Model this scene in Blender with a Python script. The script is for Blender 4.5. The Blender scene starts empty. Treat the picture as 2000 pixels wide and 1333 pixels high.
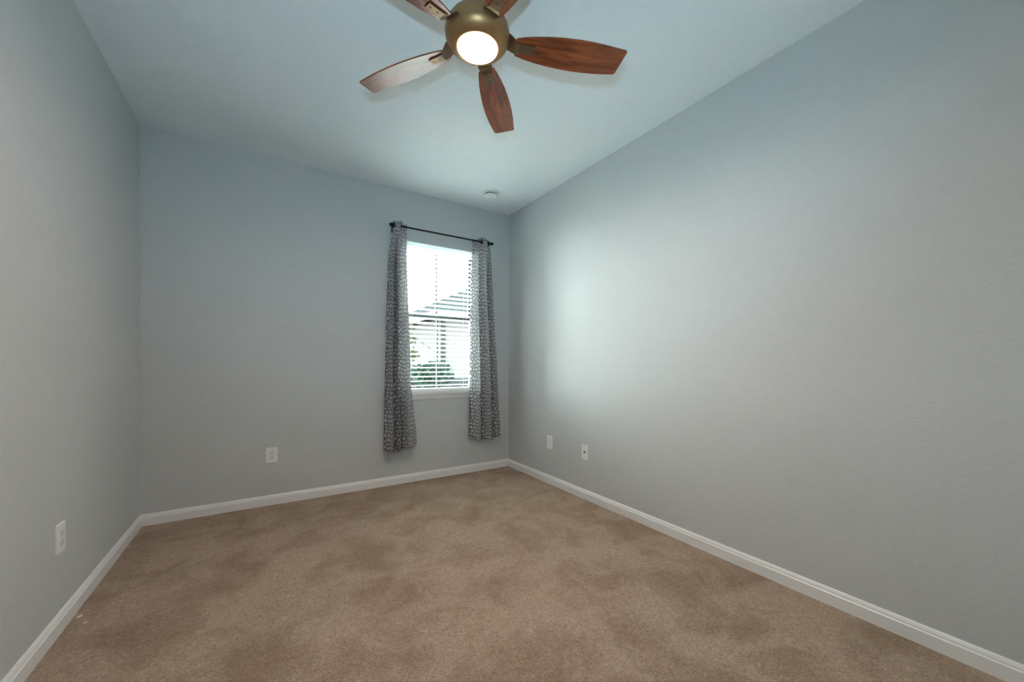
import bpy, bmesh, math, random
from mathutils import Vector, Matrix

SC = bpy.context.scene
COL = SC.collection
random.seed(7)

# ------------------------------------------------------------------ room numbers (metres)
H = 2.74                       # ceiling
XL, XR = -0.729, 2.214         # left / right wall
YB, YF = 3.645, -0.66          # window wall / wall behind the camera
WT = 0.15                      # wall thickness
WX0, WX1, WZ0, WZ1 = 1.035, 1.825, 0.845, 2.272    # window opening

# ------------------------------------------------------------------ camera
cam_d = bpy.data.cameras.new('camera')
cam = bpy.data.objects.new('camera', cam_d)
COL.objects.link(cam)
F, YAW, Y0, CH, PITCH, CX, ROLL = 760.04, 0.57806, 713.54, 1.1249, -0.004778, 1018.2, 0.004084
cam_d.sensor_fit = 'HORIZONTAL'
cam_d.sensor_width = 36.0
cam_d.lens = F / 2000 * 36
cam_d.shift_x = -(CX - 1000) / 2000
cam_d.shift_y = (Y0 - 666.5) / 2000
cam_d.clip_start = 0.02
fw = Vector((math.sin(YAW) * math.cos(PITCH), math.cos(YAW) * math.cos(PITCH), math.sin(PITCH)))
rt = Vector((math.cos(YAW), -math.sin(YAW), 0))
up = rt.cross(fw)
rt2 = rt * math.cos(ROLL) + up * math.sin(ROLL)
up2 = up * math.cos(ROLL) - rt * math.sin(ROLL)
M = Matrix((rt2, up2, -fw)).transposed().to_4x4()
M.translation = (0, 0, CH)
cam.matrix_world = M
SC.camera = cam

# ------------------------------------------------------------------ view, world, lights
SC.view_settings.view_transform = 'Standard'
SC.view_settings.look = 'None'
SC.view_settings.exposure = 0.05
SC.view_settings.gamma = 1.0
SC.view_settings.use_curve_mapping = False
SC.cycles.use_denoising = True
SC.cycles.max_bounces = 14
SC.cycles.diffuse_bounces = 8
SC.cycles.transparent_max_bounces = 24
SC.cycles.sample_clamp_indirect = 80.0

world = bpy.data.worlds.new('overcast_sky')
SC.world = world
world.use_nodes = True
bg = world.node_tree.nodes['Background']
bg.inputs[0].default_value = (0.905, 0.985, 0.98, 1)
bg.inputs[1].default_value = 65.0


def light(name, kind, loc, power, color=(1, 1, 1), **kw):
    d = bpy.data.lights.new(name, kind)
    d.energy = power
    d.color = color
    for k, v in kw.items():
        setattr(d, k, v)
    o = bpy.data.objects.new(name, d)
    o.location = loc
    COL.objects.link(o)
    return o


# daylight sampling through the window opening
po = light('window_daylight', 'AREA', ((WX0 + WX1) / 2, YB + WT + 0.01, (WZ0 + WZ1) / 2), 1, shape='RECTANGLE',
           size=WX1 - WX0, size_y=WZ1 - WZ0)
po.rotation_euler = (-math.pi / 2, 0, 0)
po.data.cycles.is_portal = True
# the photographer's flash, held just above the camera and pointed up at the ceiling
fl = light('camera_flash', 'SPOT', (-0.05, -0.04, 1.38), 96, (0.43, 0.75, 0.98), shadow_soft_size=0.03,
           spot_size=math.radians(120), spot_blend=1.0)
fl.rotation_euler = (Vector((0.8, 1.7, 2.74)) - Vector(fl.location)).to_track_quat('-Z', 'Y').to_euler()
# ------------------------------------------------------------------ material helpers


def mat(name, color=(0.5, 0.5, 0.5), rough=0.6, metal=0.0, spec=0.5):
    m = bpy.data.materials.new(name)
    m.use_nodes = True
    b = m.node_tree.nodes['Principled BSDF']
    b.inputs['Base Color'].default_value = (*color, 1)
    b.inputs['Roughness'].default_value = rough
    b.inputs['Metallic'].default_value = metal
    b.inputs['Specular IOR Level'].default_value = spec
    return m, m.node_tree, b


def node(nt, kind, **kw):
    n = nt.nodes.new(kind)
    for k, v in kw.items():
        if k.startswith('i_'):
            n.inputs[k[2:].replace('_', ' ')].default_value = v
        else:
            setattr(n, k, v)
    return n


def ramp(nt, fac, stops):
    r = nt.nodes.new('ShaderNodeValToRGB')
    els = r.color_ramp.elements
    while len(els) < len(stops):
        els.new(0.5)
    for e, (p, c) in zip(els, stops):
        e.position = p
        e.color = (*c, 1)
    nt.links.new(fac, r.inputs[0])
    return r.outputs[0]


def coords(nt, which='Object', scale=(1, 1, 1)):
    tc = nt.nodes.new('ShaderNodeTexCoord')
    mp = nt.nodes.new('ShaderNodeMapping')
    mp.inputs['Scale'].default_value = scale
    nt.links.new(tc.outputs[which], mp.inputs[0])
    return mp.outputs[0]


def bump(nt, b, height, strength=0.3, dist=0.002):
    n = node(nt, 'ShaderNodeBump', i_Strength=strength, i_Distance=dist)
    nt.links.new(height, n.inputs['Height'])
    nt.links.new(n.outputs[0], b.inputs['Normal'])


def textured_paint(name, color, scale, strength, dist, rough=0.75):
    m, nt, b = mat(name, color, rough, 0, 0.3)
    v = coords(nt)
    n = node(nt, 'ShaderNodeTexNoise', i_Scale=scale, i_Detail=3.0, i_Roughness=0.55)
    nt.links.new(v, n.inputs['Vector'])
    n2 = node(nt, 'ShaderNodeTexNoise', i_Scale=scale * 0.55, i_Detail=2.0)
    nt.links.new(v, n2.inputs['Vector'])
    c = ramp(nt, n2.outputs['Fac'], [(0.3, tuple(x * 0.985 for x in color)), (0.7, tuple(x * 1.015 for x in color))])
    nt.links.new(c, b.inputs['Base Color'])
    bump(nt, b, n.outputs['Fac'], strength, dist)
    return m


M_WALL = textured_paint('wall_paint', (0.535, 0.555, 0.551), 90, 0.4, 0.002)
M_CEIL = textured_paint('ceiling_paint', (0.73, 0.775, 0.785), 60, 0.3, 0.003)
M_TRIM, _, _ = mat('white_trim_paint', (0.78, 0.78, 0.76), 0.35)
M_PLASTIC, _, _ = mat('white_plastic', (0.80, 0.80, 0.78), 0.35)
M_PLASTIC2, _, _ = mat('white_plastic_insert', (0.74, 0.74, 0.72), 0.3)
M_APRON, _, _ = mat('beige_sill_paint', (0.64, 0.63, 0.60), 0.5)
M_DARKHOLE, _, _ = mat('dark_slot', (0.22, 0.21, 0.20), 0.6)
M_VENT, _, _ = mat('dark_vent_plastic', (0.16, 0.17, 0.17), 0.6)
M_SCREW, _, _ = mat('screw_metal', (0.6, 0.6, 0.58), 0.35, 1.0)
M_BLACK, _, _ = mat('black_rod_metal', (0.008, 0.009, 0.010), 0.4, 0.6)
M_FRAME, _, _ = mat('dark_window_frame', (0.035, 0.045, 0.045), 0.45)
M_GROMMET, _, _ = mat('dark_grommet_metal', (0.02, 0.022, 0.024), 0.35, 0.9)


def carpet():
    m, nt, b = mat('beige_carpet', (0.3, 0.2, 0.15), 1.0, 0, 0.05)
    v = coords(nt)
    n1 = node(nt, 'ShaderNodeTexNoise', i_Scale=130.0, i_Detail=4.0, i_Roughness=0.7, i_Distortion=1.6)
    n2 = node(nt, 'ShaderNodeTexNoise', i_Scale=3.2, i_Detail=5.0, i_Roughness=0.62, i_Distortion=0.5)
    n3 = node(nt, 'ShaderNodeTexNoise', i_Scale=45.0, i_Detail=3.0, i_Roughness=0.6, i_Distortion=1.0)
    for n in (n1, n2, n3):
        nt.links.new(v, n.inputs['Vector'])
    a = ramp(nt, n1.outputs['Fac'], [(0.32, (0.235, 0.165, 0.115)), (0.5, (0.41, 0.305, 0.226)), (0.68, (0.60, 0.47, 0.37))])
    c = ramp(nt, n2.outputs['Fac'], [(0.36, (0.76, 0.72, 0.66)), (0.56, (1.03, 1.03, 1.03))])
    d = ramp(nt, n3.outputs['Fac'], [(0.3, (0.86, 0.85, 0.84)), (0.65, (1.05, 1.05, 1.05))])
    mx = node(nt, 'ShaderNodeMix', data_type='RGBA', blend_type='MULTIPLY')
    mx.inputs[0].default_value = 1.0
    nt.links.new(a, mx.inputs[6])
    nt.links.new(c, mx.inputs[7])
    mx2 = node(nt, 'ShaderNodeMix', data_type='RGBA', blend_type='MULTIPLY')
    mx2.inputs[0].default_value = 1.0
    nt.links.new(mx.outputs[2], mx2.inputs[6])
    nt.links.new(d, mx2.inputs[7])
    nt.links.new(mx2.outputs[2], b.inputs['Base Color'])
    ad = node(nt, 'ShaderNodeMath', operation='ADD')
    nt.links.new(n1.outputs['Fac'], ad.inputs[0])
    nt.links.new(n3.outputs['Fac'], ad.inputs[1])
    bump(nt, b, ad.outputs[0], 0.6, 0.006)
    b.inputs['Sheen Weight'].default_value = 0.05
    b.inputs['Sheen Roughness'].default_value = 0.5
    return m


def wood():
    m, nt, b = mat('reddish_brown_wood', (0.15, 0.05, 0.02), 0.36, 0, 0.15)
    v = coords(nt, 'Object', (2.0, 20, 20))
    n = node(nt, 'ShaderNodeTexNoise', i_Scale=1.6, i_Detail=6.0, i_Roughness=0.62, i_Distortion=0.8)
    nt.links.new(v, n.inputs['Vector'])
    c = ramp(nt, n.outputs['Fac'], [(0.30, (0.062, 0.011, 0.003)), (0.46, (0.21, 0.043, 0.009)), (0.68, (0.38, 0.092, 0.020))])
    nt.links.new(c, b.inputs['Base Color'])
    b.inputs['Coat Weight'].default_value = 1.0
    b.inputs['Coat Roughness'].default_value = 0.24
    return m


def curtain_mat():
    m = bpy.data.materials.new('grey_pebble_print_fabric')
    m.use_nodes = True
    nt = m.node_tree
    nt.nodes.clear()
    out = nt.nodes.new('ShaderNodeOutputMaterial')
    v = coords(nt, 'UV', (1 / 0.025, 1 / 0.035, 1))
    vo = node(nt, 'ShaderNodeTexVoronoi', feature='DISTANCE_TO_EDGE', voronoi_dimensions='2D', i_Scale=1.0, i_Randomness=0.85)
    nt.links.new(v, vo.inputs['Vector'])
    c = ramp(nt, vo.outputs['Distance'], [(0.11, (0.26, 0.255, 0.26)), (0.31, (0.80, 0.80, 0.80))])
    w = node(nt, 'ShaderNodeTexNoise', i_Scale=900.0, i_Detail=1.0)
    nt.links.new(coords(nt, 'UV'), w.inputs['Vector'])
    bp = node(nt, 'ShaderNodeBump', i_Strength=0.15, i_Distance=0.001)
    nt.links.new(w.outputs['Fac'], bp.inputs['Height'])
    d = node(nt, 'ShaderNodeBsdfDiffuse')
    t = node(nt, 'ShaderNodeBsdfTranslucent')
    nt.links.new(c, d.inputs['Color'])
    nt.links.new(c, t.inputs['Color'])
    nt.links.new(bp.outputs[0], d.inputs['Normal'])
    mx = node(nt, 'ShaderNodeMixShader')
    mx.inputs[0].default_value = 0.40
    nt.links.new(d.outputs[0], mx.inputs[1])
    nt.links.new(t.outputs[0], mx.inputs[2])
    # the loose weave lets a little of the window show straight through
    tr = node(nt, 'ShaderNodeBsdfTransparent')
    mw = node(nt, 'ShaderNodeMixShader')
    mw.inputs[0].default_value = 0.075
    nt.links.new(mx.outputs[0], mw.inputs[1])
    nt.links.new(tr.outputs[0], mw.inputs[2])
    nt.links.new(mw.outputs[0], out.inputs[0])
    return m


def blind_mat():
    m = bpy.data.materials.new('white_blind_vinyl')
    m.use_nodes = True
    nt = m.node_tree
    b = nt.nodes['Principled BSDF']
    b.inputs['Base Color'].default_value = (0.92, 0.93, 0.93, 1)
    b.inputs['Roughness'].default_value = 0.4
    t = node(nt, 'ShaderNodeBsdfTranslucent')
    t.inputs['Color'].default_value = (0.88, 0.91, 0.92, 1)
    mx = node(nt, 'ShaderNodeMixShader')
    mx.inputs[0].default_value = 0.42
    nt.links.new(b.outputs[0], mx.inputs[1])
    nt.links.new(t.outputs[0], mx.inputs[2])
    nt.links.new(mx.outputs[0], nt.nodes['Material Output'].inputs[0])
    return m


def glass_mat():
    m = bpy.data.materials.new('window_glass')
    m.use_nodes = True
    nt = m.node_tree
    nt.nodes.clear()
    out = nt.nodes.new('ShaderNodeOutputMaterial')
    t = node(nt, 'ShaderNodeBsdfTransparent')
    t.inputs['Color'].default_value = (0.93, 0.97, 0.96, 1)
    g = node(nt, 'ShaderNodeBsdfGlossy', i_Roughness=0.02)
    f = node(nt, 'ShaderNodeFresnel', i_IOR=1.45)
    mx = node(nt, 'ShaderNodeMixShader')
    nt.links.new(f.outputs[0], mx.inputs[0])
    nt.links.new(t.outputs[0], mx.inputs[1])
    nt.links.new(g.outputs[0], mx.inputs[2])
    nt.links.new(mx.outputs[0], out.inputs[0])
    return m


def emissive(name, color, strength):
    m, nt, b = mat(name, (0.9, 0.88, 0.85), 0.4)
    b.inputs['Emission Color'].default_value = (*color, 1)
    b.inputs['Emission Strength'].default_value = strength
    return m


M_CARPET = carpet()
M_WOOD = wood()
M_CURTAIN = curtain_mat()
M_BLIND = blind_mat()
M_GLASS = glass_mat()
M_BRONZE, _, _ = mat('brushed_bronze_metal', (0.36, 0.20, 0.085), 0.42, 0.75)
M_ARM, _, _ = mat('dark_bronze_metal', (0.20, 0.125, 0.07), 0.38, 0.8)
M_LAMP, nt, b = mat('lit_frosted_glass', (0.9, 0.88, 0.85), 0.4)
# the bulb sits behind the middle of the glass, so the glass is dimmer and warmer at its rim
vl = node(nt, 'ShaderNodeVectorMath', operation='LENGTH')
sx = node(nt, 'ShaderNodeVectorMath', operation='MULTIPLY')
sx.inputs[1].default_value = (1, 1, 0)
nt.links.new(coords(nt), sx.inputs[0])
nt.links.new(sx.outputs[0], vl.inputs[0])
nt.links.new(ramp(nt, vl.outputs['Value'], [(0.070, (1.0, 0.795, 0.70)), (0.078, (1.0, 0.66, 0.34))]), b.inputs['Emission Color'])
mr = node(nt, 'ShaderNodeMapRange')
for i_, v_ in enumerate((0.036, 0.050, 1215.0, 14.0)):
    mr.inputs[i_ + 1].default_value = v_
nt.links.new(vl.outputs['Value'], mr.inputs[0])
mr2 = node(nt, 'ShaderNodeMapRange')
for i_, v_ in enumerate((0.074, 0.082, 1.0, 0.09)):
    mr2.inputs[i_ + 1].default_value = v_
nt.links.new(vl.outputs['Value'], mr2.inputs[0])
ml = node(nt, 'ShaderNodeMath', operation='MULTIPLY')
nt.links.new(mr.outputs[0], ml.inputs[0])
nt.links.new(mr2.outputs[0], ml.inputs[1])
nt.links.new(ml.outputs[0], b.inputs['Emission Strength'])

# ------------------------------------------------------------------ mesh helpers


def obj(name, bm, m, parent=None, smooth=False, loc=None):
    me = bpy.data.meshes.new(name)
    bmesh.ops.recalc_face_normals(bm, faces=bm.faces)
    bm.to_mesh(me)
    bm.free()
    if smooth:
        for p in me.polygons:
            p.use_smooth = True
    if m:
        me.materials.append(m)
    o = bpy.data.objects.new(name, me)
    COL.objects.link(o)
    if parent:
        o.parent = parent
    if loc:
        o.location = loc
    return o


def box(bm, x0, x1, y0, y1, z0, z1, bev=0.0):
    r = bmesh.ops.create_cube(bm, size=1)
    vs = r['verts']
    for v in vs:
        v.co = ((x0 + x1) / 2 + v.co.x * (x1 - x0), (y0 + y1) / 2 + v.co.y * (y1 - y0), (z0 + z1) / 2 + v.co.z * (z1 - z0))
    if bev:
        es = list({e for v in vs for e in v.link_edges})
        bmesh.ops.bevel(bm, geom=es, offset=bev, segments=2, profile=0.6, affect='EDGES')
    return bm


def lathe(bm, prof, n=48, center=(0, 0, 0)):
    rings = []
    for r, z in prof:
        if r < 1e-6:
            rings.append([bm.verts.new((center[0], center[1], center[2] + z))])
        else:
            rings.append([bm.verts.new((center[0] + r * math.cos(2 * math.pi * k / n), center[1] + r * math.sin(2 * math.pi * k / n), center[2] + z)) for k in range(n)])
    for a, b in zip(rings, rings[1:]):
        for k in range(n):
            k2 = (k + 1) % n
            if len(a) == 1 and len(b) > 1:
                bm.faces.new((a[0], b[k], b[k2]))
            elif len(b) == 1 and len(a) > 1:
                bm.faces.new((a[k], b[0], a[k2]))
            elif len(a) > 1:
                bm.faces.new((a[k], b[k], b[k2], a[k2]))
    return bm


def tube(bm, pts, rad, n=10):
    pts = [Vector(p) for p in pts]
    rads = rad if isinstance(rad, (list, tuple)) else [rad] * len(pts)
    rings = []
    for i, p in enumerate(pts):
        t = (pts[min(i + 1, len(pts) - 1)] - pts[max(i - 1, 0)]).normalized()
        a = t.cross(Vector((0, 0, 1)))
        if a.length < 1e-3:
            a = t.cross(Vector((0, 1, 0)))
        a.normalize()
        b = t.cross(a)
        rings.append([bm.verts.new(p + (a * math.cos(2 * math.pi * k / n) + b * math.sin(2 * math.pi * k / n)) * rads[i]) for k in range(n)])
    for a, b in zip(rings, rings[1:]):
        for k in range(n):
            bm.faces.new((a[k], a[(k + 1) % n], b[(k + 1) % n], b[k]))
    bm.faces.new(rings[0][::-1])
    bm.faces.new(rings[-1])
    return bm


def extrude_outline(bm, pts, z0, z1):
    a = [bm.verts.new((x, y, z0)) for x, y in pts]
    b = [bm.verts.new((x, y, z1)) for x, y in pts]
    bm.faces.new(a[::-1])
    bm.faces.new(b)
    n = len(pts)
    for k in range(n):
        bm.faces.new((a[k], a[(k + 1) % n], b[(k + 1) % n], b[k]))
    return bm


def sweep_profile(bm, prof, path_a, path_b, nrm):
    """prof: (out, z) pairs; extruded from path_a to path_b, 'out' along nrm; mitred at 45 degrees at both ends"""
    pa, pb, n = Vector(path_a), Vector(path_b), Vector(nrm)
    t = (pb - pa).normalized()
    A = [bm.verts.new(pa + n * o + t * o + Vector((0, 0, z))) for o, z in prof]
    B = [bm.verts.new(pb + n * o - t * o + Vector((0, 0, z))) for o, z in prof]
    k = len(prof)
    for i in range(k):
        bm.faces.new((A[i], A[(i + 1) % k], B[(i + 1) % k], B[i]))
    bm.faces.new(A[::-1])
    bm.faces.new(B)
    return bm


def empty(name, loc=(0, 0, 0), rotz=0.0):
    o = bpy.data.objects.new(name, None)
    o.empty_display_size = 0.1
    COL.objects.link(o)
    o.location = loc
    o.rotation_euler = (0, 0, rotz)
    return o


def tag(o, label, cat, group=None):
    o['label'] = label
    o['category'] = cat
    if group:
        o['group'] = group
    return o


def struct(o, label=None, cat=None):
    o['kind'] = 'structure'
    if label:
        o['label'] = label
        o['category'] = cat
    return o


# ------------------------------------------------------------------ the room shell
bm = bmesh.new()
box(bm, XL - WT, XR + WT, YF - WT, YB + WT, -0.1, 0)
struct(obj('floor', bm, M_CARPET), 'beige brown carpet covering the whole bedroom floor', 'floor')
bm = bmesh.new()
box(bm, XL - WT, XR + WT, YF - WT, YB + WT, H, H + 0.1)
struct(obj('ceiling', bm, M_CEIL), 'flat white textured ceiling around the fan', 'ceiling')
bm = bmesh.new()
box(bm, XL - WT, XL, YF - WT, YB + WT, 0, H)
struct(obj('wall_left', bm, M_WALL), 'plain light grey wall at the left with one low outlet', 'wall')
bm = bmesh.new()
box(bm, XR, XR + WT, YF - WT, YB + WT, 0, H)
struct(obj('wall_right', bm, M_WALL), 'long plain light grey wall at the right with two low plates', 'wall')
bm = bmesh.new()
box(bm, XL, WX0, YB, YB + WT, 0, H)
box(bm, WX1, XR, YB, YB + WT, 0, H)
box(bm, WX0, WX1, YB, YB + WT, 0, WZ0 - 0.02)
box(bm, WX0, WX1, YB, YB + WT, WZ1, H)
struct(obj('wall_back', bm, M_WALL), 'light grey wall with the curtained window', 'wall')
bm = bmesh.new()                               # behind the camera
box(bm, XL, XR, YF - WT, YF, 0, H)
struct(obj('wall_front', bm, M_WALL), 'plain light grey wall behind the viewer', 'wall')

PROF = [(0.0, 0.0), (0.0157, 0.0), (0.0157, 0.054), (0.0120, 0.058), (0.0105, 0.066), (0.0060, 0.0745), (0.003, 0.0774), (0.0, 0.0774)]
for nm, a, b, n, lb in (('baseboard_left', (XL, YF, 0), (XL, YB, 0), (1, 0, 0), 'white baseboard along the left wall'),
                        ('baseboard_back', (XL, YB, 0), (XR, YB, 0), (0, -1, 0), 'white baseboard under the window wall'),
                        ('baseboard_right', (XR, YB, 0), (XR, YF, 0), (-1, 0, 0), 'white baseboard along the right wall')):
    bm = bmesh.new()
    sweep_profile(bm, PROF, a, b, n)
    struct(obj(nm, bm, M_TRIM), lb, 'baseboard')

# ------------------------------------------------------------------ window
win = struct(empty('window_1', ((WX0 + WX1) / 2, YB + 0.1, WZ0)),
             'dark framed sash window between the two grey curtains', 'window')


def wpart(name, boxes, m, bev=0.0, parent=win):
    bm = bmesh.new()
    for bx in boxes:
        box(bm, *bx, bev)
    o = obj(name, bm, m)
    o.parent = parent
    o.matrix_parent_inverse = Matrix.Translation(-win.location) if parent is win else Matrix.Identity(4)
    return o


xm = (WX0 + WX1) / 2
fy0, fy1 = YB + 0.085, YB + 0.145
e = 0.022
wpart('window_frame', [(WX0, WX0 + e, fy0, fy1, WZ0, WZ1), (WX1 - e, WX1, fy0, fy1, WZ0, WZ1),
                       (WX0 + e, WX1 - e, fy0, fy1, WZ1 - 0.012, WZ1), (WX0 + e, WX1 - e, fy0, fy1, WZ0, WZ0 + 0.012)], M_FRAME)
ZR = 1.585                                      # meeting rail
xa, xb = WX0 + e, WX1 - e
s = 0.020


def sash(name, y0, y1, z0, z1, rail_top, rail_bot):
    o = wpart(name, [(xa, xa + s, y0, y1, z0, z1), (xb - s, xb, y0, y1, z0, z1),
                     (xa + s, xb - s, y0, y1, z1 - rail_top, z1), (xa + s, xb - s, y0, y1, z0, z0 + rail_bot),
                     (xm - 0.008, xm + 0.008, y0 + 0.004, y1 - 0.004, z0 + rail_bot, z1 - rail_top)], M_FRAME)
    for xx0, xx1 in ((xa + s, xm - 0.008), (xm + 0.008, xb - s)):
        bm = bmesh.new()
        box(bm, xx0, xx1, (y0 + y1) / 2 - 0.002, (y0 + y1) / 2 + 0.002, z0 + rail_bot, z1 - rail_top)
        g = obj('window_pane', bm, M_GLASS)
        g.parent = o
    return o


sash('upper_sash', YB + 0.120, YB + 0.140, ZR - 0.02, WZ1 - 0.012, 0.012, 0.030)
sash('lower_sash', YB + 0.092, YB + 0.114, WZ0 + 0.012, ZR + 0.02, 0.036, 0.018)
wpart('window_sill', [(WX0 - 0.03, WX1 + 0.03, YB - 0.022, YB - 0.0005, WZ0 - 0.02, WZ0),
                      (WX0 + 0.0005, WX1 - 0.0005, YB - 0.0005, YB + 0.085, WZ0 - 0.02, WZ0)], M_TRIM)
wpart('sill_apron', [(WX0 - 0.015, WX1 + 0.015, YB - 0.012, YB - 0.0005, WZ0 - 0.070, WZ0 - 0.02)], M_APRON, 0.002)

# ------------------------------------------------------------------ blind
bx0, bx1 = WX0 + 0.008, WX1 - 0.012
by = YB + 0.034
blind = tag(empty('window_blind', (xm, by, WZ1)), 'white horizontal slatted blind lowered inside the window recess', 'blind')


def bpart(name, bm, m, smooth=False):
    o = obj(name, bm, m, None, smooth)
    o.parent = blind
    o.matrix_parent_inverse = Matrix.Translation(-Vector(blind.location))
    return o


bm = bmesh.new()
box(bm, bx0, bx1, by - 0.022, by + 0.024, WZ1 - 0.040, WZ1 - 0.001, 0.002)
bpart('headrail', bm, M_BLIND)
bm = bmesh.new()
pitch = 0.0435
zt = WZ1 - 0.062
zb0 = WZ0 + 0.045
ns = int((zt - zb0) / pitch)
tilt = math.radians(-12)
for k in range(ns + 1):
    z = zt - k * pitch
    sec = []
    for t in range(7):
        q = -1 + 2 * t / 6
        yy, zz = q * 0.0245, 0.0028 * (1 - q * q)
        sec.append((yy * math.cos(tilt) - zz * math.sin(tilt), yy * math.sin(tilt) + zz * math.cos(tilt)))
    ring = sec + [(a, b - 0.0024) for a, b in reversed(sec)]
    A = [bm.verts.new((bx0 + 0.004, by + a, z + b)) for a, b in ring]
    B = [bm.verts.new((bx1 - 0.004, by + a, z + b)) for a, b in ring]
    n = len(ring)
    for i in range(n):
        bm.faces.new((A[i], A[(i + 1) % n], B[(i + 1) % n], B[i]))
    bm.faces.new(A[::-1])
    bm.faces.new(B)
bpart('slats', bm, M_BLIND)
bm = bmesh.new()
box(bm, bx0 + 0.002, bx1 - 0.002, by - 0.026, by + 0.026, WZ0 + 0.002, WZ0 + 0.030, 0.004)
bpart('bottom_rail', bm, M_PLASTIC)
for xx in (bx0 + 0.11, bx1 - 0.11):
    bm = bmesh.new()
    for yy in (-0.027, 0.027):
        tube(bm, [(xx, by + yy, WZ1 - 0.040), (xx, by + yy, WZ0 + 0.02)], 0.0009, 6)
    bpart('ladder_cord', bm, M_PLASTIC)

# ------------------------------------------------------------------ curtain rod
YR = YB - 0.09
ZROD = 2.362
rod = tag(empty('curtain_rod', (1.45, YR, ZROD)), 'thin black metal curtain rod above the window', 'curtain rod')


def rpart(name, bm, m, smooth=True):
    o = obj(name, bm, m, None, smooth)
    o.parent = rod
    o.matrix_parent_inverse = Matrix.Translation(-Vector(rod.location))
    return o


bm = bmesh.new()
tube(bm, [(0.93, YR, ZROD), (1.945, YR, ZROD)], 0.0075, 16)
rpart('rod', bm, M_BLACK)
for sx, x0 in ((-1, 0.935), (1, 1.94)):
    bm = bmesh.new()
    bmesh.ops.create_uvsphere(bm, u_segments=20, v_segments=12, radius=0.0145, matrix=Matrix.Translation((x0 + sx * 0.013, YR, ZROD)))
    tube(bm, [(x0 - sx * 0.006, YR, ZROD), (x0 + sx * 0.002, YR, ZROD)], 0.0125, 16)
    rpart('finial', bm, M_BLACK)
for x0 in (0.958, 1.918):
    bm = bmesh.new()
    box(bm, x0 - 0.008, x0 + 0.008, YB - 0.005, YB - 0.0003, ZROD - 0.045, ZROD + 0.02)
    tube(bm, [(x0, YB - 0.004, ZROD - 0.02), (x0, YR, ZROD - 0.016)], 0.004, 8)
    tube(bm, [(x0, YR + 0.012, ZROD - 0.006), (x0, YR, ZROD - 0.013), (x0, YR - 0.012, ZROD - 0.004)], 0.004, 8)
    rpart('rod_bracket', bm, M_BLACK, False)

# ------------------------------------------------------------------ curtains


def interp(tab, x):
    if x <= tab[0][0]:
        return tab[0][1]
    for (a, va), (b, vb) in zip(tab, tab[1:]):
        if x <= b:
            t = (x - a) / (b - a)
            return va + (vb - va) * t
    return tab[-1][1]


def sm(t):
    t = max(0, min(1, t))
    return t * t * (3 - 2 * t)


def curtain(name, left_tab, right_tab, ztop, hem, ridges_low, top_shape, amp, label, fabric_w, seed):
    """left/right edge x by height; ridges_low: valley positions in 0..1; top_shape: y offset table at the rod"""
    rnd = random.Random(seed)
    NU, NV = 150, 110
    me_bm = bmesh.new()
    uvl = me_bm.loops.layers.uv.new('UVMap')
    V = []
    for j in range(NV + 1):
        row = []
        v = j / NV
        for i in range(NU + 1):
            u = i / NU
            zh = interp(hem, u)
            zt_ = ztop + 0.012 * math.cos(u * 9 + seed) - 0.010
            z = zt_ + (zh - zt_) * v
            # folds below
            ph = interp([(x, k) for k, x in enumerate(ridges_low)], u)
            a_low = amp * (0.75 + 0.45 * v)
            f = abs(math.sin(math.pi * ph)) ** 0.55
            y_low = 0.050 - a_low * f + 0.004 * math.sin(9 * u + 5 * v + seed) + 0.003 * math.sin(23 * u + 3 * v)
            y_top = interp(top_shape, u)
            k = sm((2.36 - z) / 0.42)
            y = y_top * (1 - k) + y_low * k
            xl, xr = interp(left_tab, z), interp(right_tab, z)
            x = xl + (xr - xl) * u
            # folds overlap a little sideways near the valleys
            x += k * 0.010 * math.sin(2 * math.pi * ph) * (0.4 + 0.6 * v)
            x += 0.003 * math.sin(7 * v + 4 * u + seed) * v
            row.append((me_bm.verts.new((x, YR + y, z)), u * fabric_w, z))
        V.append(row)
    for j in range(NV):
        for i in range(NU):
            q = (V[j][i], V[j][i + 1], V[j + 1][i + 1], V[j + 1][i])
            f = me_bm.faces.new([p[0] for p in q])
            for l, p in zip(f.loops, q):
                l[uvl].uv = (p[1] + seed, p[2])
    o = obj(name, me_bm, M_CURTAIN, None, True)
    md = o.modifiers.new('thickness', 'SOLIDIFY')
    md.thickness = 0.0016
    md.offset = 0
    return tag(o, label, 'curtain', 'curtains on the rod')


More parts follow.
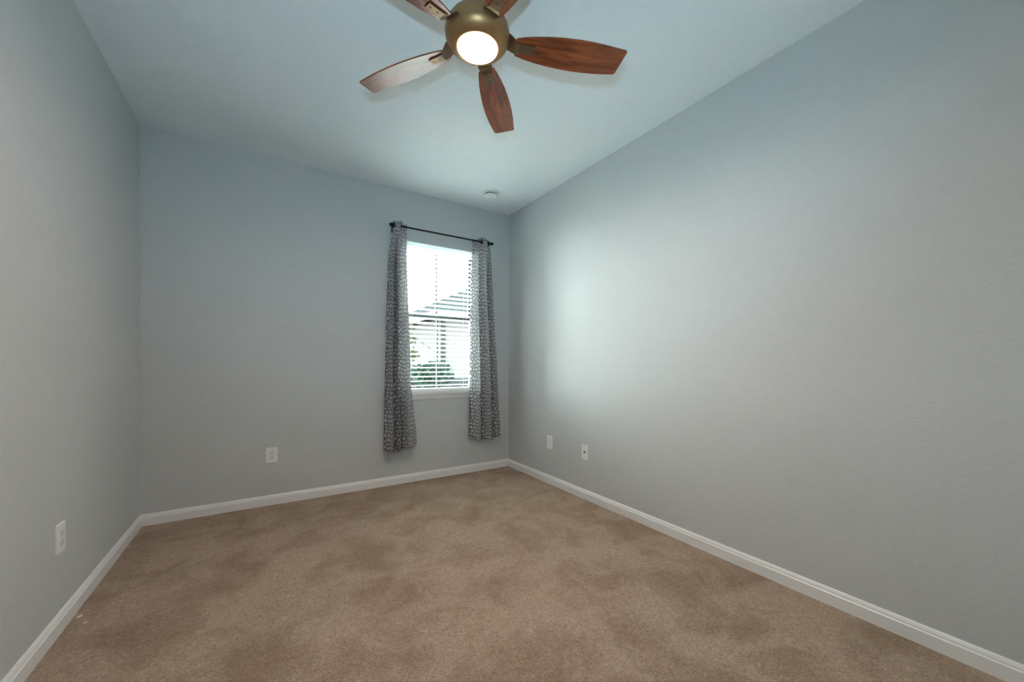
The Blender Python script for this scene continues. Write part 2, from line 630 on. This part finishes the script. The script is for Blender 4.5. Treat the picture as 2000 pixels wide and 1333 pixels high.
cl = curtain('curtain',
             [(0.30, 0.872), (0.6, 0.880), (1.17, 0.893), (1.7, 0.906), (2.10, 0.917), (2.26, 0.935), (2.42, 0.948)],
             [(0.30, 1.182), (0.5, 1.172), (0.75, 1.140), (0.95, 1.120), (1.17, 1.112), (1.7, 1.088), (2.10, 1.073), (2.42, 1.070)],
             2.412, [(0, 0.335), (0.25, 0.318), (0.45, 0.322), (0.62, 0.352), (0.85, 0.350), (1, 0.380)],
             [0.0, 0.30, 0.50, 1.0],
             [(0, 0.008), (0.10, 0.0), (0.22, -0.030), (0.42, -0.034), (0.55, 0.0), (0.66, 0.024), (0.88, 0.026), (1, 0.012)],
             0.092, 'grey pebble print curtain on the left side of the window, wider at its hem', 0.66, 1)
cr = curtain('curtain',
             [(0.34, 1.722), (0.8, 1.722), (1.2, 1.724), (1.7, 1.728), (2.36, 1.732)],
             [(0.33, 2.078), (0.6, 2.062), (1.0, 2.035), (1.4, 2.004), (1.71, 1.982), (2.1, 1.958), (2.30, 1.936), (2.41, 1.930)],
             2.402, [(0, 0.372), (0.15, 0.342), (0.45, 0.350), (0.72, 0.336), (0.80, 0.36), (1, 0.352)],
             [0.0, 0.36, 0.74, 1.0],
             [(0, 0.016), (0.12, 0.026), (0.33, 0.026), (0.47, 0.0), (0.56, -0.026), (0.74, -0.032), (0.80, 0.0), (0.90, 0.018), (1, 0.01)],
             0.088, 'grey pebble print curtain on the right side of the window, next to the corner', 0.68, 2)

for c, spots in ((cl, ((0.942, 0.25), (1.013, -0.3))), (cr, ((1.824, 0.3), (1.902, -0.3)))):
    for gx, ang in spots:
        bm = bmesh.new()
        prof = [(0.0155, 0.0032), (0.022, 0.0040), (0.0245, 0.0), (0.022, -0.0040), (0.0155, -0.0032)]
        lathe(bm, prof + [prof[0]], 28)
        g = obj('grommet', bm, M_GROMMET, c, True)
        g.rotation_euler = (0, math.pi / 2, ang)
        g.location = (gx, YR, ZROD)

# ------------------------------------------------------------------ wall plates


def plate(name, loc, rotz, label, cat, kind):
    """built facing -Y; origin on the wall surface"""
    root = tag(empty(name, loc, rotz), label, cat, 'white wall plates near the floor')
    w, h = 0.078, 0.122
    bm = bmesh.new()
    box(bm, -w / 2, w / 2, -0.0065, 0.0, -h / 2, h / 2)
    fr = [e for e in bm.edges if all(v.co.y < -0.003 for v in e.verts)]
    bmesh.ops.bevel(bm, geom=fr, offset=0.0035, segments=3, profile=0.6, affect='EDGES')
    obj('cover_plate', bm, M_PLASTIC, root)

    def screw(z):
        bm = bmesh.new()
        lathe(bm, [(0, 0.0), (0.0032, 0.0), (0.0036, -0.001), (0.0036, -0.003)], 14)
        o = obj('screw', bm, M_SCREW, root)
        o.rotation_euler = (math.pi / 2, 0, 0)
        o.location = (0, -0.0075, z)
    if kind == 'duplex':
        screw(0.0)
        for z in (0.0195, -0.0195):
            bm = bmesh.new()
            pts = []
            for k in range(24):
                t = 2 * math.pi * k / 24
                pts.append((0.0172 * math.cos(t), max(-0.0125, min(0.0125, 0.0172 * math.sin(t)))))
            extrude_outline(bm, pts, 0, 0.0026)
            rc = obj('receptacle', bm, M_PLASTIC2, root)
            rc.rotation_euler = (math.pi / 2, 0, 0)
            rc.location = (0, -0.0063, z)
            bm = bmesh.new()
            box(bm, -0.0078, -0.0052, 0.000, 0.008, 0.0022, 0.0030)
            box(bm, 0.0052, 0.0078, 0.001, 0.008, 0.0022, 0.0030)
            lathe(bm, [(0, 0.0030), (0.0029, 0.0030), (0.0029, 0.0022), (0, 0.0022)], 12, (0, -0.0065, 0))
            obj('plug_slots', bm, M_DARKHOLE, rc)
    elif kind == 'jack':
        screw(0.042)
        screw(-0.042)
        bm = bmesh.new()
        lathe(bm, [(0.0095, -0.001), (0.0095, 0.004), (0.006, 0.007), (0.006, 0.012), (0.0045, 0.012), (0.0045, 0.003), (0, 0.003)], 20)
        o = obj('cable_connector', bm, M_DARKHOLE, root, True)
        o.rotation_euler = (math.pi / 2, 0, 0)
        o.location = (0, -0.006, 0)
    elif kind == 'rocker':
        screw(0.049)
        screw(-0.049)
        bm = bmesh.new()
        box(bm, -0.0168, 0.0168, -0.0085, -0.0055, -0.0335, 0.0335, 0.001)
        obj('insert', bm, M_PLASTIC2, root)
    return root


plate('wall_outlet', (0.029, YB, 0.391), 0, 'white outlet plate below and left of the curtained window', 'outlet', 'duplex')
plate('wall_outlet', (XL, 2.417, 0.385), math.pi / 2, 'white outlet plate low on the left wall', 'outlet', 'duplex')
plate('wall_plate', (XR, 2.897, 0.387), -math.pi / 2, 'white wall plate on the right wall nearer the corner', 'wall plate', 'rocker')
plate('wall_plate', (XR, 2.414, 0.388), -math.pi / 2, 'white wall plate with a dark cable jack on the right wall', 'wall plate', 'jack')

# ------------------------------------------------------------------ smoke detector
sd = tag(empty('smoke_detector', (1.770, 3.262, H)), 'round white smoke detector on the ceiling near the corner', 'smoke detector')
bm = bmesh.new()
lathe(bm, [(0, 0), (0.071, 0), (0.072, -0.010), (0.068, -0.013), (0, -0.013)], 40)
obj('mounting_base', bm, M_PLASTIC, sd, True)
bm = bmesh.new()
lathe(bm, [(0.048, -0.024), (0.063, -0.024), (0.064, -0.033), (0.060, -0.041), (0.052, -0.0445), (0.030, -0.046), (0.0, -0.0465)], 40)
obj('cover', bm, M_PLASTIC, sd, True)
bm = bmesh.new()
lathe(bm, [(0.057, -0.0125), (0.057, -0.0245)], 40)
obj('vent_ring', bm, M_VENT, sd, True)
bm = bmesh.new()
lathe(bm, [(0, 0), (0.011, 0), (0.012, -0.003), (0.009, -0.005), (0, -0.005)], 20, (0.018, 0.010, -0.0450))
obj('test_button', bm, M_PLASTIC2, sd, True)

# ------------------------------------------------------------------ ceiling fan
FX, FY, ZB, R = 0.742, 1.486, 2.484, 0.641
A0 = -0.3993
fan = tag(empty('ceiling_fan', (FX, FY, H)), 'five blade bronze and brown wood ceiling fan with its round light on', 'ceiling fan')
dz = ZB - H
bm = bmesh.new()
lathe(bm, [(0, 0), (0.066, 0), (0.068, -0.012), (0.064, -0.05), (0.050, -0.085), (0.030, -0.105), (0.0, -0.106)], 40)
obj('canopy', bm, M_BRONZE, fan, True)
bm = bmesh.new()
tube(bm, [(0, 0, -0.095), (0, 0, dz + 0.085)], 0.0135, 20)
obj('downrod', bm, M_BRONZE, fan, True)
bm = bmesh.new()
lathe(bm, [(0, dz + 0.105), (0.035, dz + 0.105), (0.045, dz + 0.095), (0.090, dz + 0.088), (0.118, dz + 0.072), (0.132, dz + 0.050),
           (0.1355, dz + 0.030), (0.134, dz + 0.012), (0.127, dz - 0.004), (0.114, dz - 0.018), (0.100, dz - 0.027),
           (0.0915, dz - 0.031), (0.0885, dz - 0.0315), (0.0870, dz - 0.028), (0.0, dz - 0.026)], 64)
obj('motor_housing', bm, M_BRONZE, fan, True)
bm = bmesh.new()
lathe(bm, [(0.0865, dz - 0.0275), (0.0860, dz - 0.0325), (0.078, dz - 0.038), (0.060, dz - 0.0425), (0.035, dz - 0.0455), (0, dz - 0.0465)], 48)
obj('light_diffuser', bm, M_LAMP, fan, True)


def blade_bm():
    prof = [(0.160, 0.030), (0.166, 0.0375), (0.20, 0.046), (0.25, 0.0555), (0.31, 0.0635), (0.37, 0.0685), (0.43, 0.0705), (0.49, 0.0695),
            (0.54, 0.0665), (0.59, 0.0615), (0.622, 0.0575)]
    upper = [(x, w) for x, w in prof] + [(0.632, 0.0545), (0.636, 0.049)]
    lower = [(0.652, -0.050), (0.648, -0.0555), (0.638, -0.0585)] + [(x, -w) for x, w in reversed(prof)]
    bm = bmesh.new()
    extrude_outline(bm, upper + lower, -0.003, 0.003)
    big = [f for f in bm.faces if len(f.verts) > 4]
    es = {e for f in big for e in f.edges}
    bmesh.ops.bevel(bm, geom=list(es), offset=0.0012, segments=2, profile=0.5, affect='EDGES')
    return bm


def arm_bm():
    bm = bmesh.new()
    prof = [(0.085, 0.032, 0.035), (0.116, 0.029, 0.035), (0.136, 0.021, 0.034), (0.150, 0.009, 0.032), (0.163, -0.001, 0.028),
            (0.178, -0.0058, 0.022), (0.192, -0.0062, 0.020), (0.245, -0.0062, 0.019)]
    rows = []
    for i, (x, z, w) in enumerate(prof):
        p0, p1 = prof[max(i - 1, 0)], prof[min(i + 1, len(prof) - 1)]
        t = Vector((p1[0] - p0[0], 0, p1[1] - p0[1])).normalized()
        nn = Vector((-t.z, 0, t.x)) * 0.0027
        c = Vector((x, 0, z))
        wv = Vector((0, w, 0))
        rows.append([bm.verts.new(c + nn + wv), bm.verts.new(c + nn - wv), bm.verts.new(c - nn - wv), bm.verts.new(c - nn + wv)])
    for a, b in zip(rows, rows[1:]):
        for k in range(4):
            bm.faces.new((a[k], a[(k + 1) % 4], b[(k + 1) % 4], b[k]))
    bm.faces.new(rows[0][::-1])
    bm.faces.new(rows[-1])
    bmesh.ops.bevel(bm, geom=list(bm.edges), offset=0.0009, segments=2, profile=0.6, affect='EDGES')
    for x in (0.200, 0.230):
        lathe(bm, [(0, -0.0115), (0.004, -0.0110), (0.0048, -0.0085)], 12, (x, 0, 0))
    return bm


PITCH_B = math.radians(-12)
blade0 = obj('blade', blade_bm(), M_WOOD, fan)
arm0 = obj('blade_arm', arm_bm(), M_ARM, blade0)
for k in range(5):
    if k == 0:
        b = blade0
    else:
        b = blade0.copy()
        COL.objects.link(b)
        b.parent = fan
        a = arm0.copy()
        COL.objects.link(a)
        a.parent = b
    b.rotation_euler = (Matrix.Rotation(A0 + k * 2 * math.pi / 5, 3, 'Z') @ Matrix.Rotation(PITCH_B, 3, 'X')).to_euler()
    b.location = (0, 0, dz)

# ------------------------------------------------------------------ crumbs on the carpet
for (x, y), r, lb in (((-0.690, 2.488), 0.0065, 'small white paper scrap on the carpet beside the left baseboard'),
                      ((-0.655, 2.417), 0.0045, 'tiny white crumb on the carpet, farther from the left baseboard')):
    bm = bmesh.new()
    bmesh.ops.create_icosphere(bm, subdivisions=2, radius=r)
    for v in bm.verts:
        v.co.x *= 1.5
        v.co.z *= 0.45
        v.co += Vector((random.uniform(-1, 1), random.uniform(-1, 1), random.uniform(-1, 1))) * r * 0.16
    o = obj('paper_scrap', bm, M_PLASTIC, None)
    o.location = (x, y, r * 0.42)
    o.rotation_euler = (0, 0, random.uniform(0, 3))
    tag(o, lb, 'paper scrap')

# ------------------------------------------------------------------ outside the window
GZ = -0.15
M_BOUNCE_GROUND, nt, b = mat('pale_bounce_ground', (0.5, 0.49, 0.46), 0.85)  # unseen ground, its pale colour invented to bounce daylight up through the slats
n = node(nt, 'ShaderNodeTexNoise', i_Scale=9.0, i_Detail=6.0)
nt.links.new(coords(nt), n.inputs['Vector'])
nt.links.new(ramp(nt, n.outputs['Fac'], [(0.35, (0.25, 0.245, 0.23)), (0.65, (0.33, 0.325, 0.31))]), b.inputs['Base Color'])
bm = bmesh.new()
box(bm, -12, 26, YB + WT + 0.01, 34, GZ - 0.1, GZ)
struct(obj('ground', bm, M_BOUNCE_GROUND), 'unseen ground outside the window, made pale to bounce daylight up', 'ground')

M_STUCCO, nt, b = mat('pale_house_siding', (0.032, 0.031, 0.0305), 0.9, 0, 0.0)
M_ROOF, nt, b = mat('grey_roof_shingles', (0.007, 0.008, 0.008), 0.95, 0, 0.0)
br = node(nt, 'ShaderNodeTexBrick', i_Scale=1.0)
br.inputs['Brick Width'].default_value = 0.3
br.inputs['Row Height'].default_value = 0.13
br.inputs['Mortar Size'].default_value = 0.006
br.inputs['Color1'].default_value = (0.0066, 0.0080, 0.0084, 1)
br.inputs['Color2'].default_value = (0.0052, 0.0066, 0.0070, 1)
br.inputs['Mortar'].default_value = (0.0030, 0.0036, 0.0038, 1)
nt.links.new(coords(nt), br.inputs['Vector'])
nt.links.new(br.outputs['Color'], b.inputs['Base Color'])
M_FASCIA, _, _ = mat('white_fascia', (0.06, 0.06, 0.06), 0.9, 0, 0.0)
M_GUTTER, _, _ = mat('grey_downspout', (0.0075, 0.008, 0.0085), 0.7, 0, 0.0)

hx0, hx1, hy0, hy1, hz = 3.94, 12.5, 10.0, 18.0, 2.32
house = tag(empty('neighbor_house', (hx0, hy0, GZ)), 'pale neighbour house with grey hip roof seen through the blind', 'house')


def hpart(name, bm, m):
    o = obj(name, bm, m)
    o.parent = house
    o.matrix_parent_inverse = Matrix.Translation(-Vector(house.location))
    return o


bm = bmesh.new()
box(bm, hx0, hx1, hy0, hy1, GZ, hz + 0.05)
hpart('house_walls', bm, M_STUCCO)
ov = 0.45
ex0, ex1, ey0, ey1 = hx0 - ov, hx1 + ov, hy0 - ov, hy1 + ov
half = (ey1 - ey0) / 2
rise = half * 0.52
bm = bmesh.new()
P = [bm.verts.new(c) for c in ((ex0, ey0, hz), (ex1, ey0, hz), (ex1, ey1, hz), (ex0, ey1, hz),
                               (ex0, ey0, hz + 0.10), (ex1, ey0, hz + 0.10), (ex1, ey1, hz + 0.10), (ex0, ey1, hz + 0.10),
                               (ex0 + half, ey0 + half, hz + 0.10 + rise), (ex1 - half, ey0 + half, hz + 0.10 + rise))]
for f in ((3, 2, 1, 0), (0, 1, 5, 4), (1, 2, 6, 5), (2, 3, 7, 6), (3, 0, 4, 7), (4, 5, 9, 8), (5, 6, 9), (6, 7, 8, 9), (7, 4, 8)):
    bm.faces.new([P[i] for i in f])
hpart('roof', bm, M_ROOF)
bm = bmesh.new()
box(bm, ex0 - 0.03, ex1 + 0.03, ey0 - 0.03, ey0 - 0.005, hz - 0.06, hz + 0.11)
box(bm, ex0 - 0.03, ex0 - 0.005, ey0 - 0.005, ey1, hz - 0.06, hz + 0.11)
hpart('fascia', bm, M_FASCIA)
bm = bmesh.new()
box(bm, hx0 - 0.02, hx0 + 0.08, hy0 - 0.09, hy0 - 0.001, GZ, hz - 0.001)
hpart('downspout', bm, M_GUTTER)

# air conditioner beside the house
M_AC, _, _ = mat('pale_grey_metal', (0.020, 0.022, 0.023), 0.6, 0, 0.0)
M_ACG, _, _ = mat('grey_grille', (0.011, 0.013, 0.0135), 0.7, 0, 0.0)
ac = tag(empty('air_conditioner', (3.90, 9.35, GZ)), 'pale grey outdoor air conditioner standing against the neighbour house', 'air conditioner')
bm = bmesh.new()
for sx in (-1, 1):
    for sy in (-1, 1):
        box(bm, min(sx * 0.38, sx * 0.34), max(sx * 0.38, sx * 0.34), min(sy * 0.38, sy * 0.34), max(sy * 0.38, sy * 0.34), 0, 0.89)
box(bm, -0.39, 0.39, -0.39, 0.39, 0.88, 0.93, 0.01)
box(bm, -0.39, 0.39, -0.39, 0.39, 0.0, 0.06, 0.01)
obj('casing', bm, M_AC, ac)
bm = bmesh.new()
box(bm, -0.33, 0.33, -0.33, 0.33, 0.06, 0.88)
for k in range(15):
    q = -0.32 + 0.64 * k / 14
    box(bm, q - 0.012, q + 0.012, -0.36, -0.33, 0.06, 0.88)
    box(bm, -0.36, -0.33, q - 0.012, q + 0.012, 0.06, 0.88)
obj('grille', bm, M_ACG, ac)

# plants
M_BARK, _, _ = mat('grey_bark', (0.010, 0.009, 0.008), 0.9, 0, 0.0)


def leaf_mat(name, a, b_):
    m, nt, b = mat(name, a, 0.9, 0, 0.0)
    n = node(nt, 'ShaderNodeTexNoise', i_Scale=9.0, i_Detail=2.0)
    nt.links.new(coords(nt), n.inputs['Vector'])
    nt.links.new(ramp(nt, n.outputs['Fac'], [(0.35, a), (0.65, b_)]), b.inputs['Base Color'])
    return m


M_LEAF1 = leaf_mat('dark_green_leaves', (0.003, 0.0072, 0.0052), (0.0075, 0.0135, 0.0095))
M_LEAF2 = leaf_mat('olive_green_leaves', (0.007, 0.0095, 0.0045), (0.014, 0.016, 0.007))


def leaves(bm, blobs, count, size, rnd):
    for _ in range(count):
        cx, cy, cz, rx, ry, rz = rnd.choice(blobs)
        d = Vector((rnd.gauss(0, 1), rnd.gauss(0, 1), rnd.gauss(0, 1))).normalized() * (rnd.random() ** 0.4)
        p = Vector((cx + d.x * rx, cy + d.y * ry, cz + d.z * rz))
        s_ = size * rnd.uniform(0.6, 1.3)
        q = Matrix.Rotation(rnd.uniform(0, 6.3), 3, 'Z') @ Matrix.Rotation(rnd.uniform(-1.2, 1.2), 3, 'X') @ Matrix.Rotation(rnd.uniform(-1, 1), 3, 'Y')
        pts = [(-1, 0, 0), (-0.2, 0.45, 0.1), (0.6, 0.3, 0.06), (1, 0, -0.1), (0.6, -0.3, 0.06), (-0.2, -0.45, 0.1)]
        bm.faces.new([bm.verts.new(p + q @ (Vector(t) * s_)) for t in pts])


rnd = random.Random(3)
shrub = tag(empty('shrub', (2.95, 8.0, GZ)), 'rounded dark green shrub in front of the neighbour house', 'shrub')
bm = bmesh.new()
leaves(bm, [(0.05, 0, 1.02, 0.42, 0.4, 0.30), (-0.30, 0.1, 0.90, 0.35, 0.4, 0.36), (-0.1, 0, 0.5, 0.5, 0.45, 0.45)], 1900, 0.055, rnd)
obj('foliage', bm, M_LEAF1, shrub)
bm = bmesh.new()
for a in range(5):
    t = a * 1.26
    tube(bm, [(0, 0, 0), (0.12 * math.cos(t), 0.12 * math.sin(t), 0.4), (0.3 * math.cos(t), 0.3 * math.sin(t), 0.9)], [0.02, 0.014, 0.006], 6)
obj('stems', bm, M_BARK, shrub)

tree = tag(empty('tree', (2.62, 9.4, GZ)), 'thin tree with olive leaves and bare twigs beside the shrub', 'tree')
bm = bmesh.new()
tube(bm, [(0, 0, 0), (0.04, 0, 0.9), (0.02, 0.02, 1.7), (0.10, 0, 2.5), (0.12, 0, 3.1)], [0.055, 0.045, 0.035, 0.02, 0.008], 8)
for st, en, mid in (((0.03, 0, 1.2), (0.62, -0.1, 1.62), (0.3, 0, 1.5)), ((0.02, 0, 1.7), (0.95, 0.1, 1.55), (0.5, 0.1, 1.86)), ((0.05, 0, 2.0), (0.55, 0, 2.5), (0.25, 0, 2.35)),
                    ((0.04, 0, 1.5), (-0.6, 0.1, 2.1), (-0.3, 0, 1.8)), ((0.08, 0, 2.3), (0.32, 0, 3.0), (0.22, 0, 2.6)), ((0.06, 0, 2.1), (-0.4, 0, 2.9), (-0.2, 0, 2.5)),
                    ((0.3, 0, 1.5), (0.5, 0.2, 1.95), (0.42, 0.1, 1.7))):
    tube(bm, [st, mid, en], [0.018, 0.012, 0.004], 6)
obj('trunk', bm, M_BARK, tree)
bm = bmesh.new()
leaves(bm, [(0.15, 0, 1.85, 0.28, 0.3, 0.16), (0.22, 0, 1.45, 0.30, 0.3, 0.18), (0.05, 0, 1.15, 0.3, 0.3, 0.25), (-0.2, 0, 1.9, 0.35, 0.3, 0.4), (0.2, 0, 2.15, 0.2, 0.2, 0.12)], 900, 0.05, rnd)
obj('foliage', bm, M_LEAF2, tree)
